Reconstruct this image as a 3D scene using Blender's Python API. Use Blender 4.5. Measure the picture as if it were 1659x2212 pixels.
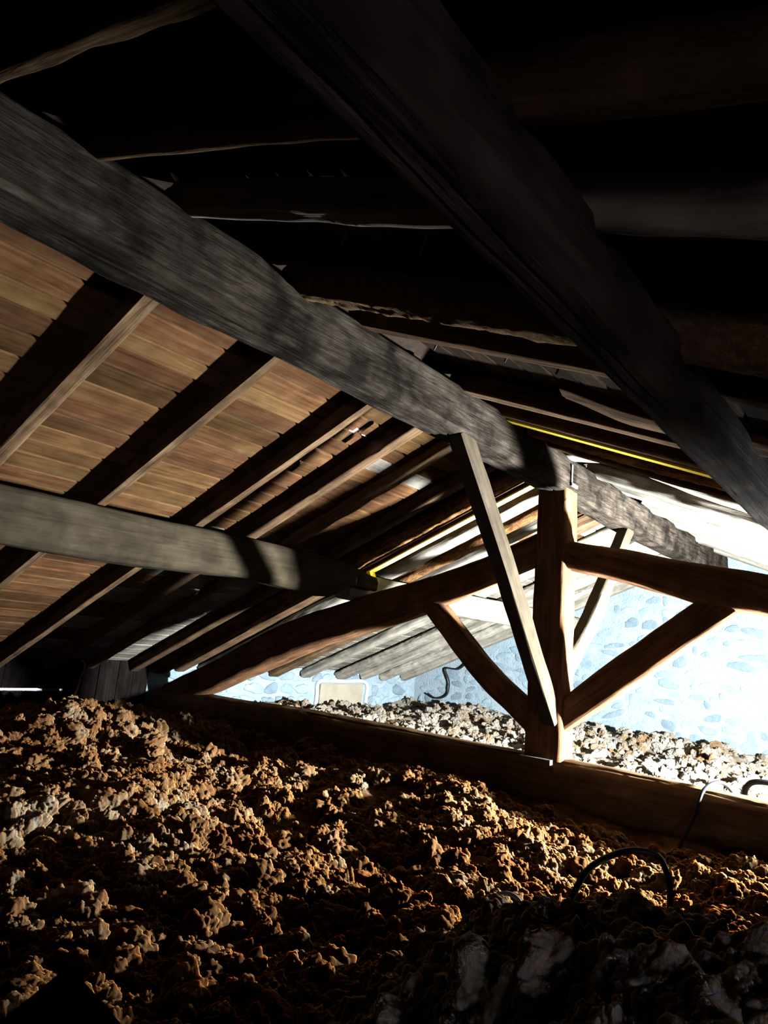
import bpy, bmesh, math, random
import numpy as np
from mathutils import Vector, Matrix, noise

random.seed(7)
RND = random.Random(11)
C = bpy.context.scene.collection
for o in list(bpy.data.objects):
    bpy.data.objects.remove(o, do_unlink=True)
SC = bpy.context.scene
W, H = 1659, 2212

# ------------------------------------------------------------------ camera
F_PX, YAW, PITCH, ROLL = 1450.0, 39.8, 11.2, 5.3
ya, pi_, ro = map(math.radians, (YAW, PITCH, ROLL))
fwd = Vector((-math.sin(ya)*math.cos(pi_), math.cos(ya)*math.cos(pi_), math.sin(pi_)))
rgt = Vector((math.cos(ya), math.sin(ya), 0))
upv = rgt.cross(fwd)
r2 = math.cos(ro)*rgt + math.sin(ro)*upv
u2 = -math.sin(ro)*rgt + math.cos(ro)*upv
cam = bpy.data.cameras.new('camera')
cam.sensor_fit = 'VERTICAL'
cam.sensor_height = 32.0
cam.lens = 32.0*F_PX/H
cam.clip_start = 0.02
camo = bpy.data.objects.new('camera', cam)
C.objects.link(camo)
camo.matrix_world = Matrix((r2, u2, -fwd)).transposed().to_4x4()
SC.camera = camo

# ------------------------------------------------------------------ world, exposure
SC.view_settings.view_transform = 'Standard'
SC.view_settings.look = 'None'
SC.view_settings.gamma = 1.0
SC.view_settings.exposure = 0.0
SC.view_settings.use_curve_mapping = False
world = bpy.data.worlds.new('daylight')
SC.world = world
world.use_nodes = True
bg = world.node_tree.nodes['Background']
bg.inputs[0].default_value = (0.96, 0.86, 1.0, 1)
bg.inputs[1].default_value = 75.0

LAMP = Vector((0.30, 5.62, -0.38))          # floodlight on its stand, behind the truss
LAMP_AIM = Vector((-1.0, 0.21, 0.14))
LAMP_W, LAMP_H = 0.19, 0.14
LAMP_STRENGTH = 80000.0
LAMP_COLOR = (0.86, 0.95, 1.0, 1)

# ------------------------------------------------------------------ helpers
def link(o, parent=None):
    C.objects.link(o)
    if parent is not None:
        o.parent = parent
    return o

def tag(o, label=None, cat=None, group=None, kind=None):
    if label: o['label'] = label
    if cat: o['category'] = cat
    if group: o['group'] = group
    if kind: o['kind'] = kind
    return o

def mesh_obj(name, verts, faces, mat, parent=None, smooth=None, matrix=None):
    me = bpy.data.meshes.new(name)
    me.from_pydata([tuple(v) for v in verts], [], faces)
    me.update()
    if mat: me.materials.append(mat)
    if smooth is not None:
        me.polygons.foreach_set('use_smooth', [True]*len(me.polygons))
        me.set_sharp_from_angle(angle=math.radians(smooth))
    o = bpy.data.objects.new(name, me)
    link(o, parent)
    if matrix is not None:
        o.matrix_world = matrix
    return o

def box_geo(x0, x1, y0, y1, z0, z1, base=0):
    v = [(x0,y0,z0),(x1,y0,z0),(x1,y1,z0),(x0,y1,z0),(x0,y0,z1),(x1,y0,z1),(x1,y1,z1),(x0,y1,z1)]
    f = [(0,3,2,1),(4,5,6,7),(0,1,5,4),(1,2,6,5),(2,3,7,6),(3,0,4,7)]
    return v, [tuple(i+base for i in q) for q in f]

def boxes(name, lst, mat, parent=None):
    V, F = [], []
    for b in lst:
        v, f = box_geo(*b, base=len(V)); V += v; F += f
    return mesh_obj(name, V, F, mat, parent)

def catmull(vals, ts, t):
    n = len(ts)
    i = 0
    while i < n-2 and t > ts[i+1]: i += 1
    a, b = ts[i], ts[i+1]
    k = 0 if b <= a else min(1, max(0, (t-a)/(b-a)))
    p0 = vals[max(i-1, 0)]; p1 = vals[i]; p2 = vals[i+1]; p3 = vals[min(i+2, n-1)]
    return 0.5*((2*p1)+(p2-p0)*k+(2*p0-5*p1+4*p2-p3)*k*k+(3*p1-p0-3*p2+p3)*k**3)

def beam(name, st, mat, up=(0,0,1), sq=7.0, n=28, rings=44, wob=0.006, lump=0.010, cracks=(), seed=0,
         parent=None, sharp=48, fuzz=0.0, endskew=(0,0)):
    """timber along a line of stations (point, width, height); local X runs along the timber"""
    p0 = Vector(st[0][0]); p1 = Vector(st[-1][0])
    X = (p1-p0); L = X.length; X.normalize()
    Z = Vector(up); Z = (Z - X*Z.dot(X)).normalized()
    Y = Z.cross(X)
    loc = []
    for s in st:
        d = Vector(s[0])-p0
        loc.append((d.dot(X), d.dot(Y), d.dot(Z), s[1], s[2]))
    ts = [l[0] for l in loc]
    V = []
    sd = seed*13.71
    for r in range(rings+1):
        t = L*r/rings
        cy, cz, w, h = (catmull([l[k] for l in loc], ts, t) for k in (1,2,3,4))
        for k in range(n):
            a = 2*math.pi*(k+0.5)/n
            ca, sa = math.cos(a), math.sin(a)
            # superellipse
            q = (abs(ca)**sq + abs(sa)**sq)**(-1.0/sq)
            y, z = ca*q*w*0.5, sa*q*h*0.5
            nn = noise.noise(Vector((t*5.0+sd, y*22+3, z*22)))*wob + noise.noise(Vector((t*1.1-sd, ca*1.3+5, sa*1.3)))*lump
            if fuzz:
                nn += noise.noise(Vector((t*26+sd, y*40, z*40)))*fuzz + noise.noise(Vector((t*60, y*80+sd, z*80)))*fuzz*0.6
            for (ac, x0, x1, dep, wid) in cracks:
                if x0 < t < x1:
                    cc = ac + 0.16*noise.noise(Vector((t*1.3+ac*7, sd, 0))) + 0.03*noise.noise(Vector((t*9, sd, 4)))
                    da = (a-cc+math.pi) % (2*math.pi) - math.pi
                    e = abs(da)/wid
                    if e < 1:
                        nn -= dep*(1-e)*min(1, (t-x0)*6, (x1-t)*6)
            m = math.hypot(y, z)
            kx = t + (endskew[0]*z if r == 0 else endskew[1]*z if r == rings else 0)
            V.append((kx, cy + y*(1+nn/m), cz + z*(1+nn/m)))
    F = []
    for r in range(rings):
        for k in range(n):
            a = r*n+k; b = r*n+(k+1) % n
            F.append((a, b, b+n, a+n))
    F.append(tuple(range(n-1, -1, -1)))
    F.append(tuple(range(rings*n, rings*n+n)))
    M = Matrix((X, Y, Z)).transposed().to_4x4(); M.translation = p0
    return mesh_obj(name, V, F, mat, parent, smooth=sharp, matrix=M)

def tube(name, pts, rad, mat, parent=None, seg=10, per=8, ridges=0.0):
    pts = [Vector(p) for p in pts]
    ts = [0.0]
    for a, b in zip(pts, pts[1:]): ts.append(ts[-1]+(b-a).length)
    N = per*(len(pts)-1)
    P = [Vector([catmull([p[k] for p in pts], ts, ts[-1]*i/N) for k in range(3)]) for i in range(N+1)]
    base = Vector(P[0])
    V = []; prev = None
    for i, p in enumerate(P):
        t = (P[min(i+1, N)]-P[max(i-1, 0)]).normalized()
        if prev is None:
            prev = t.orthogonal().normalized()
        u = (prev - t*prev.dot(t)).normalized(); prev = u
        v = t.cross(u)
        rr = rad*(1+ridges*(1 if i % 2 else -1))
        for k in range(seg):
            a = 2*math.pi*k/seg
            V.append(p-base+u*math.cos(a)*rr+v*math.sin(a)*rr)
    F = []
    for i in range(N):
        for k in range(seg):
            a = i*seg+k; b = i*seg+(k+1) % seg
            F.append((a, b, b+seg, a+seg))
    F.append(tuple(range(seg-1, -1, -1))); F.append(tuple(range(N*seg, N*seg+seg)))
    return mesh_obj(name, V, F, mat, parent, smooth=50, matrix=Matrix.Translation(base))

# ------------------------------------------------------------------ materials
def newmat(name):
    m = bpy.data.materials.new(name); m.use_nodes = True
    nt = m.node_tree
    b = nt.nodes['Principled BSDF']
    b.inputs['Specular IOR Level'].default_value = 0.012
    return m, nt, b

def ramp(nt, stops):
    r = nt.nodes.new('ShaderNodeValToRGB')
    e = r.color_ramp.elements
    while len(e) > 1: e.remove(e[-1])
    e[0].position = stops[0][0]; e[0].color = (*stops[0][1], 1)
    for p, c in stops[1:]:
        x = e.new(p); x.color = (*c, 1)
    return r

def wood(name, dark, mid, light, rough=0.95, coord='Object', grain=(0.9, 14, 14), bump=0.5, stain=0.5, var=0.25, along_y=False, dist=0.006, huevar=0.0):
    m, nt, b = newmat(name)
    N, Lk = nt.nodes, nt.links
    if coord == 'Object':
        tc = N.new('ShaderNodeTexCoord'); src = tc.outputs['Object']
    else:
        tc = N.new('ShaderNodeNewGeometry'); src = tc.outputs['Position']
    oi = N.new('ShaderNodeObjectInfo')
    off = N.new('ShaderNodeVectorMath'); off.operation = 'MULTIPLY_ADD'
    comb = N.new('ShaderNodeCombineXYZ')
    for i in range(3): Lk.new(oi.outputs['Random'], comb.inputs[i])
    off.inputs[1].default_value = (31, 17, 53)
    Lk.new(comb.outputs[0], off.inputs[0]); Lk.new(src, off.inputs[2])
    mp = N.new('ShaderNodeMapping'); mp.inputs['Scale'].default_value = grain if not along_y else (grain[1], grain[0], grain[2])
    Lk.new(off.outputs[0], mp.inputs['Vector'])
    n1 = N.new('ShaderNodeTexNoise'); n1.inputs['Scale'].default_value = 2.2; n1.inputs['Detail'].default_value = 8; n1.inputs['Roughness'].default_value = 0.62; n1.inputs['Distortion'].default_value = 0.7
    Lk.new(mp.outputs[0], n1.inputs['Vector'])
    r1 = ramp(nt, [(0.28, dark), (0.5, mid), (0.72, light)])
    Lk.new(n1.outputs['Fac'], r1.inputs[0])
    # blotchy stains, unstretched
    n2 = N.new('ShaderNodeTexNoise'); n2.inputs['Scale'].default_value = 4.5; n2.inputs['Detail'].default_value = 5; n2.inputs['Roughness'].default_value = 0.6
    Lk.new(off.outputs[0], n2.inputs['Vector'])
    r2_ = ramp(nt, [(0.38, (1-stain,)*3), (0.62, (1, 1, 1))])
    Lk.new(n2.outputs['Fac'], r2_.inputs[0])
    mx = N.new('ShaderNodeMix'); mx.data_type = 'RGBA'; mx.blend_type = 'MULTIPLY'; mx.inputs[0].default_value = 1
    Lk.new(r1.outputs[0], mx.inputs[6]); Lk.new(r2_.outputs[0], mx.inputs[7])
    hv = N.new('ShaderNodeHueSaturation')
    mr = N.new('ShaderNodeMapRange'); mr.inputs['To Min'].default_value = 1-var; mr.inputs['To Max'].default_value = 1+var
    Lk.new(oi.outputs['Random'], mr.inputs['Value'])
    Lk.new(mr.outputs[0], hv.inputs['Value'])
    if huevar:
        wn = N.new('ShaderNodeTexWhiteNoise'); wn.noise_dimensions = '1D'; Lk.new(oi.outputs['Random'], wn.inputs['W'])
        mh = N.new('ShaderNodeMapRange'); mh.inputs['To Min'].default_value = 0.5-huevar; mh.inputs['To Max'].default_value = 0.5+huevar
        Lk.new(wn.outputs['Value'], mh.inputs['Value']); Lk.new(mh.outputs[0], hv.inputs['Hue'])
    Lk.new(mx.outputs[2], hv.inputs['Color'])
    Lk.new(hv.outputs[0], b.inputs['Base Color'])
    b.inputs['Roughness'].default_value = rough
    # fine relief
    mp2 = N.new('ShaderNodeMapping'); g = (grain[0]*2.5, grain[1]*4, grain[2]*4)
    mp2.inputs['Scale'].default_value = g if not along_y else (g[1], g[0], g[2])
    Lk.new(off.outputs[0], mp2.inputs['Vector'])
    n3 = N.new('ShaderNodeTexNoise'); n3.inputs['Scale'].default_value = 1.6; n3.inputs['Detail'].default_value = 6
    Lk.new(mp2.outputs[0], n3.inputs['Vector'])
    add = N.new('ShaderNodeMath'); add.operation = 'ADD'
    Lk.new(n1.outputs['Fac'], add.inputs[0]); Lk.new(n3.outputs['Fac'], add.inputs[1])
    bp = N.new('ShaderNodeBump'); bp.inputs['Strength'].default_value = bump; bp.inputs['Distance'].default_value = dist
    Lk.new(add.outputs[0], bp.inputs['Height']); Lk.new(bp.outputs[0], b.inputs['Normal'])
    return m

def mottled(name, c0, c1, c2, scale, bump, rough=0.9, dist=0.01, tint=0.0):
    m, nt, b = newmat(name); N, Lk = nt.nodes, nt.links
    g = N.new('ShaderNodeNewGeometry')
    n1 = N.new('ShaderNodeTexNoise'); n1.inputs['Scale'].default_value = scale; n1.inputs['Detail'].default_value = 7; n1.inputs['Roughness'].default_value = 0.65
    Lk.new(g.outputs['Position'], n1.inputs['Vector'])
    r = ramp(nt, [(0.3, c0), (0.5, c1), (0.7, c2)]); Lk.new(n1.outputs['Fac'], r.inputs[0])
    out = r.outputs[0]
    if tint:
        oi = N.new('ShaderNodeObjectInfo'); hv = N.new('ShaderNodeHueSaturation')
        mr = N.new('ShaderNodeMapRange'); mr.inputs['To Min'].default_value = 1-tint; mr.inputs['To Max'].default_value = 1+tint
        Lk.new(oi.outputs['Random'], mr.inputs['Value']); Lk.new(mr.outputs[0], hv.inputs['Value']); Lk.new(out, hv.inputs['Color']); out = hv.outputs[0]
    Lk.new(out, b.inputs['Base Color']); b.inputs['Roughness'].default_value = rough
    n2 = N.new('ShaderNodeTexNoise'); n2.inputs['Scale'].default_value = scale*5; n2.inputs['Detail'].default_value = 8; n2.inputs['Roughness'].default_value = 0.7
    Lk.new(g.outputs['Position'], n2.inputs['Vector'])
    bp = N.new('ShaderNodeBump'); bp.inputs['Strength'].default_value = bump; bp.inputs['Distance'].default_value = dist
    Lk.new(n2.outputs['Fac'], bp.inputs['Height']); Lk.new(bp.outputs[0], b.inputs['Normal'])
    return m

def plain(name, col, rough=0.6, metal=0.0, emit=None):
    m, nt, b = newmat(name)
    b.inputs['Base Color'].default_value = (*col, 1); b.inputs['Roughness'].default_value = rough; b.inputs['Metallic'].default_value = metal
    if emit:
        b.inputs['Emission Color'].default_value = emit[0]; b.inputs['Emission Strength'].default_value = emit[1]
    return m

M = {}
M['oak'] = wood('old_oak', (0.0067,0.0045,0.0036), (0.0188,0.0135,0.0102), (0.0315,0.0248,0.0203), stain=0.6, bump=0.9, var=0.1, grain=(1.4,15,15), dist=0.010)
M['oak_ridge'] = wood('ridge_oak', (0.0052,0.0037,0.0030), (0.0191,0.0142,0.0102), (0.0348,0.0284,0.0226), stain=0.75, bump=1.0, var=0.05, grain=(1.6,16,16), dist=0.012)
M['oak_clean'] = wood('purlin_oak', (0.0118,0.0083,0.0049), (0.0189,0.0140,0.0086), (0.0247,0.0189,0.0121), stain=0.45, bump=0.6, var=0.05)
M['brace'] = wood('brace_oak', (0.020,0.0145,0.0092), (0.030,0.0225,0.0148), (0.037,0.029,0.0195), stain=0.3, bump=0.4, var=0.05)
M['truss'] = wood('truss_oak', (0.0324,0.0126,0.0063), (0.0738,0.0342,0.0162), (0.1080,0.0594,0.0306), stain=0.4, bump=0.6, var=0.1)
M['tie'] = wood('tie_oak', (0.040,0.020,0.009), (0.075,0.042,0.020), (0.10,0.060,0.031), stain=0.35, bump=0.45, var=0.05)
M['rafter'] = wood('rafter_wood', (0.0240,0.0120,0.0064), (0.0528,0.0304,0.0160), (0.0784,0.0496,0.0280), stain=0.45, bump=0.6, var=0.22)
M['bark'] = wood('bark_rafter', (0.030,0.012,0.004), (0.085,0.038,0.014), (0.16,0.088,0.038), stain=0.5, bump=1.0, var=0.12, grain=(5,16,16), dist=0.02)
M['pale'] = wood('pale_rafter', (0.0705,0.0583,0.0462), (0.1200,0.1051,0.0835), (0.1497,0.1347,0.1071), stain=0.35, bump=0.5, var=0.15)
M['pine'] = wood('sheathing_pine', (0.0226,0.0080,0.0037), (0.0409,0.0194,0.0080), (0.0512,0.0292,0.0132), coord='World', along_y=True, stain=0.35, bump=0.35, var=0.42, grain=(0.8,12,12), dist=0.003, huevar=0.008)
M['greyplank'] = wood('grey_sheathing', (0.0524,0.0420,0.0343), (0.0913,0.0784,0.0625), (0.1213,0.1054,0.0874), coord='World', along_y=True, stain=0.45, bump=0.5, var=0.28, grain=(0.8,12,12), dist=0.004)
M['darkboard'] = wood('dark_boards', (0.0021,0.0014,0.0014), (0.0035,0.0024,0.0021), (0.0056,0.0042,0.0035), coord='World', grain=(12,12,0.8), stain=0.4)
M['black'] = plain('slab_black', (0.002,0.002,0.0022), 1.0)
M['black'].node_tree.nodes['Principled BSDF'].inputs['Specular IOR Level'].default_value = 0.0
M['shadeplank'] = wood('shaded_sheathing', (0.006,0.0035,0.002), (0.013,0.008,0.005), (0.020,0.014,0.009), coord='World', along_y=True, stain=0.45, bump=0.5, var=0.28, grain=(0.8,12,12), dist=0.004)  # sheathing copy toned down to put shade into the near right slope
M['cover'] = mottled('roof_underlay', (0.0108,0.0076,0.0065), (0.0194,0.0130,0.0097), (0.0281,0.0194,0.0151), 6, 0.3)
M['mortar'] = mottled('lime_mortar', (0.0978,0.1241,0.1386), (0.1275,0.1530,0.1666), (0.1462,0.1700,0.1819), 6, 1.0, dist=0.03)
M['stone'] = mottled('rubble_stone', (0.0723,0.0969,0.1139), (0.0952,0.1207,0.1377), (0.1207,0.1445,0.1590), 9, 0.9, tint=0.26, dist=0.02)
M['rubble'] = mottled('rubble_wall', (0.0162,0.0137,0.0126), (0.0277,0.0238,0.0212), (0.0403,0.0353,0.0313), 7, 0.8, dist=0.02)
M['floor'] = mottled('attic_floor', (0.0180,0.0126,0.0090), (0.0270,0.0198,0.0144), (0.0360,0.0270,0.0180), 5, 0.3)
def insulation_mat():
    m, nt, b = newmat('fluffy_insulation'); N, Lk = nt.nodes, nt.links
    g = N.new('ShaderNodeNewGeometry')
    def nz(scale, det=5, rough=0.6):
        n = N.new('ShaderNodeTexNoise'); n.inputs['Scale'].default_value = scale; n.inputs['Detail'].default_value = det; n.inputs['Roughness'].default_value = rough
        Lk.new(g.outputs['Position'], n.inputs['Vector']); return n.outputs['Fac']
    def mathn(op, a, b_=None, c=None):
        n = N.new('ShaderNodeMath'); n.operation = op
        for k, v in enumerate((a, b_, c)):
            if v is None: continue
            if isinstance(v, (int, float)): n.inputs[k].default_value = v
            else: Lk.new(v, n.inputs[k])
        return n.outputs[0]
    sep = N.new('ShaderNodeSeparateXYZ'); Lk.new(g.outputs['Position'], sep.inputs[0])
    big, mid, fine = nz(2.4, 4), nz(9, 5), nz(45, 4)
    # painted light: colour whitened beyond the tie beam and in the heap by the purlin
    lit_far = N.new('ShaderNodeMapRange'); lit_far.inputs['From Min'].default_value = 5.0; lit_far.inputs['From Max'].default_value = 5.6
    Lk.new(sep.outputs['Y'], lit_far.inputs['Value'])
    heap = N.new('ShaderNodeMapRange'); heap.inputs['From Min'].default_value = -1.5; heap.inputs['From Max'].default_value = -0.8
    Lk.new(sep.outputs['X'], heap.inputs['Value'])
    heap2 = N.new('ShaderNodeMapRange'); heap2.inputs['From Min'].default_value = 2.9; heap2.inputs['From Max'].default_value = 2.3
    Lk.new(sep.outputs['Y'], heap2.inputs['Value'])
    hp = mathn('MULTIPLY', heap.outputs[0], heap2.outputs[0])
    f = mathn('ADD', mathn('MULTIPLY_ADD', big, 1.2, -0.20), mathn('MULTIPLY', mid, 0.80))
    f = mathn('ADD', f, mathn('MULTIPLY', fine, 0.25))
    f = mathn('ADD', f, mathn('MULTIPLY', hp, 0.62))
    f = mathn('ADD', f, mathn('MULTIPLY', lit_far.outputs[0], 0.36))
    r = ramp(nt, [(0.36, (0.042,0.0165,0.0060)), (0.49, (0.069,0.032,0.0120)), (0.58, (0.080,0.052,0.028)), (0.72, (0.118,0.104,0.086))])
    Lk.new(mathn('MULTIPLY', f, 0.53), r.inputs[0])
    Lk.new(r.outputs[0], b.inputs['Base Color']); b.inputs['Roughness'].default_value = 1.0
    b.inputs['Specular IOR Level'].default_value = 0.0
    b.inputs['Subsurface Weight'].default_value = 0.7
    b.inputs['Subsurface Radius'].default_value = (1.0, 0.55, 0.3)
    b.inputs['Subsurface Scale'].default_value = 0.032
    n2 = nz(110, 6, 0.75)
    bp = N.new('ShaderNodeBump'); bp.inputs['Strength'].default_value = 1.0; bp.inputs['Distance'].default_value = 0.012
    Lk.new(n2, bp.inputs['Height']); Lk.new(bp.outputs[0], b.inputs['Normal'])
    return m
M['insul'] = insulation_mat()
M['crust'] = mottled('crumbly_crust', (0.0648,0.0324,0.0130), (0.1080,0.0626,0.0302), (0.1469,0.1037,0.0648), 30, 1.0, rough=1.0, dist=0.02)
M['board'] = mottled('beige_board', (0.0900,0.0756,0.0540), (0.1080,0.0918,0.0684), (0.1188,0.1026,0.0792), 4, 0.2)
M['limewhite'] = mottled('white_plaster', (0.1426,0.1469,0.1469), (0.1642,0.1685,0.1685), (0.1771,0.1814,0.1814), 9, 0.6)
M['iron'] = mottled('dark_iron', (0.0240,0.0200,0.0200), (0.0480,0.0400,0.0360), (0.0800,0.0560,0.0440), 25, 0.4, rough=0.6)
M['yellow'] = plain('yellow_paint', (0.72,0.56,0.06), 0.6)
M['conduit'] = plain('black_conduit', (0.006,0.0055,0.006), 0.5)
M['conduit'].node_tree.nodes['Principled BSDF'].inputs['Specular IOR Level'].default_value = 0.05
M['greycable'] = plain('grey_cable', (0.30,0.29,0.30), 0.5)
M['wire'] = plain('rusty_wire', (0.16,0.08,0.05), 0.8)

# ------------------------------------------------------------------ roof frames
RX, RZ = -2.30, 1.63
A_L, A_R = math.radians(23.5), math.radians(21.5)
dL = Vector((-math.cos(A_L), 0, -math.sin(A_L))); nL = Vector((-math.sin(A_L), 0, math.cos(A_L)))
dR = Vector((math.cos(A_R), 0, -math.sin(A_R))); nR = Vector((math.sin(A_R), 0, math.cos(A_R)))
def PL(s, y, h=0.0): return Vector((RX, y, RZ)) + dL*s + nL*h
def PR(s, y, h=0.0): return Vector((RX, y, RZ)) + dR*s + nR*h
def sL(x): return (RX-x)/math.cos(A_L)
def sR(x): return (x-RX)/math.cos(A_R)
Y_NEAR, Y_FAR = -2.6, 10.2
X_LEFT, X_RIGHT = -7.40, 2.75
SL_END, SR_END = sL(X_LEFT), sR(X_RIGHT)
RH = 0.115            # rafter depth = height of the sheathing above the rafter underside

# ------------------------------------------------------------------ room shell
def wall_poly(name, y0, y1, mat):
    # gable: polygon in XZ extruded along Y
    top = RZ + (RH+0.03)/math.cos(A_L)
    zl = PL(SL_END, 0, RH+0.03).z; zr = PR(SR_END, 0, RH+0.03).z
    prof = [(X_LEFT-0.4, -1.6), (X_RIGHT+0.4, -1.6), (X_RIGHT+0.4, zr-0.12), (RX, top+0.02), (X_LEFT-0.4, zl-0.12)]
    V = [(x, y0, z) for x, z in prof] + [(x, y1, z) for x, z in prof]
    F = [(0,1,2,3,4), (9,8,7,6,5)] + [(i, i+5, (i+1) % 5+5, (i+1) % 5) for i in range(5)]
    return mesh_obj(name, V, F, mat)
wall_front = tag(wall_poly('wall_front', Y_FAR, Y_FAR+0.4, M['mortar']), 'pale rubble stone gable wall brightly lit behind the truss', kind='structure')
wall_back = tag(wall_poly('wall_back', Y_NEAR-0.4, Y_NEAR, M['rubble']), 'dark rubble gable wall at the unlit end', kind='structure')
ztopL = PL(SL_END, 0, RH).z
zs = -0.787
xo = X_LEFT-0.09
wall_left = boxes('wall_left', [
    (xo, X_LEFT, Y_NEAR, 2.35, -1.6, ztopL+0.06),
    (xo, X_LEFT, 2.35, 3.78, -1.6, zs-0.013),
    (xo, X_LEFT, 2.35, 3.78, zs+0.013, ztopL+0.06),
    (xo, X_LEFT, 3.50, 3.69, zs-0.013, zs+0.013),
    (xo, X_LEFT, 3.725, 3.78, zs-0.013, zs+0.013),
    (X_LEFT-0.4, X_LEFT, 3.78, Y_FAR, -1.6, ztopL+0.06)], M['mortar'])
tag(wall_left, 'low stone eaves wall under the left slope with a thin slit of daylight', kind='structure')
ztR = PR(SR_END, 0, RH).z+0.06
WY0, WY1, WZ0, WZ1 = -1.3, 0.1, -0.93, -0.50  # opening added out of view to lend cool fill to the near heap
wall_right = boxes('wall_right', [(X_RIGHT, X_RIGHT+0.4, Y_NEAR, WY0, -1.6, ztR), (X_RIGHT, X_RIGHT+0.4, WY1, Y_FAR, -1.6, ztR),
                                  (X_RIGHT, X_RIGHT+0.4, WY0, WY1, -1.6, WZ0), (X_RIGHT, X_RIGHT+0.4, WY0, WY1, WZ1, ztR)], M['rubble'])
fill_win = boxes('fill_window_1', [(X_RIGHT+0.1, X_RIGHT+0.16, WY0, WY0+0.05, WZ0, WZ1), (X_RIGHT+0.1, X_RIGHT+0.16, WY1-0.05, WY1, WZ0, WZ1),
                         (X_RIGHT+0.1, X_RIGHT+0.16, WY0, WY1, WZ0, WZ0+0.05), (X_RIGHT+0.1, X_RIGHT+0.16, WY0, WY1, WZ1-0.05, WZ1)], M['rafter'])
tag(fill_win, 'small open eaves window letting weak daylight in low on the right', kind='structure')
tag(wall_right, 'low dark eaves wall under the right slope', kind='structure')
floor = boxes('floor', [(X_LEFT-0.4, X_RIGHT+0.4, Y_NEAR-0.4, Y_FAR+0.4, -1.75, -1.6)], M['floor'])
tag(floor, 'attic floor under the loose insulation', kind='structure')

# roof covers with daylight holes, planks below
HOLES_L = []   # (s0,s1,y0,y1)
def hole(x, y, ds, dy):
    s = sL(x); HOLES_L.append((s-ds/2, s+ds/2, y-dy/2, y+dy/2))
hole(-3.02, 3.285, 0.055, 0.06)
hole(-3.03, 3.40, 0.014, 0.05)
hole(-3.26, 3.34, 0.012, 0.05)
hole(-3.46, 3.22, 0.03, 0.03)
hole(-5.50, 3.22, 0.020, 0.10)
hole(-5.46, 3.95, 0.020, 0.07)
hole(-5.42, 4.08, 0.026, 0.06)

def cover(name, P, s_end, holes, mat):
    ss = sorted({-0.050, s_end+0.25} | {v for h in holes for v in h[:2]})
    ys = sorted({Y_NEAR-0.4, Y_FAR+0.4} | {v for h in holes for v in h[2:]})
    V = [P(s, y, RH+0.036) for s in ss for y in ys]
    F = []
    for i in range(len(ss)-1):
        for j in range(len(ys)-1):
            cs, cy = (ss[i]+ss[i+1])/2, (ys[j]+ys[j+1])/2
            if any(h[0] < cs < h[1] and h[2] < cy < h[3] for h in holes): continue
            a = i*len(ys)+j
            F.append((a, a+1, a+len(ys)+1, a+len(ys)))
    o = mesh_obj(name, V, F, mat)
    md = o.modifiers.new('thick', 'SOLIDIFY'); md.thickness = 0.012; md.offset = 0
    return o
ceil_l = tag(cover('ceiling_left', PL, SL_END, HOLES_L, M['cover']), 'left roof slope boarded with planks, daylight pinholes', kind='structure')
ceil_r = tag(cover('ceiling_right', PR, SR_END, [], M['cover']), 'dark right roof slope boarded with rough planks', kind='structure')
cap = boxes('trim_1', [(RX-0.08, RX+0.08, Y_NEAR-0.4, Y_FAR+0.4, RZ+0.118, RZ+0.16)], M['cover'])
tag(cap, 'ridge capping closing the roof top', kind='structure')

def plank_mesh(seed):
    r = random.Random(seed)
    # unit plank: x along the row 0..1 (length), y -0.5..0.5 (width), z 0..1 (thickness), bevelled underside, slightly ragged ends
    V = []; F = []
    nseg = 3
    for i in range(nseg+1):
        x = i/nseg
        j0 = r.uniform(-0.012, 0.012); j1 = r.uniform(-0.012, 0.012)
        ex = (r.uniform(-0.004, 0.004) if i in (0, nseg) else 0)
        V += [(x+ex, -0.5+j0, 1), (x+ex, -0.5+j0, 0.45), (x+ex, -0.455+j0, 0), (x-ex, 0.455+j1, 0), (x-ex, 0.5+j1, 0.45), (x-ex, 0.5+j1, 1)]
    for i in range(nseg):
        for k in range(6):
            a = i*6+k; b = i*6+(k+1) % 6
            F.append((a, a+6, b+6, b))
    F.append(tuple(range(6))); F.append(tuple(range(nseg*6+5, nseg*6-1, -1)))
    me = bpy.data.meshes.new('plank'); me.from_pydata(V, [], F); me.update()
    return me
PLANKS = {}
for key in ('pine', 'greyplank', 'shadeplank'):
    PLANKS[key] = []
    for i in range(4):
        me = plank_mesh(i); me.materials.append(M[key]); PLANKS[key].append(me)

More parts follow.
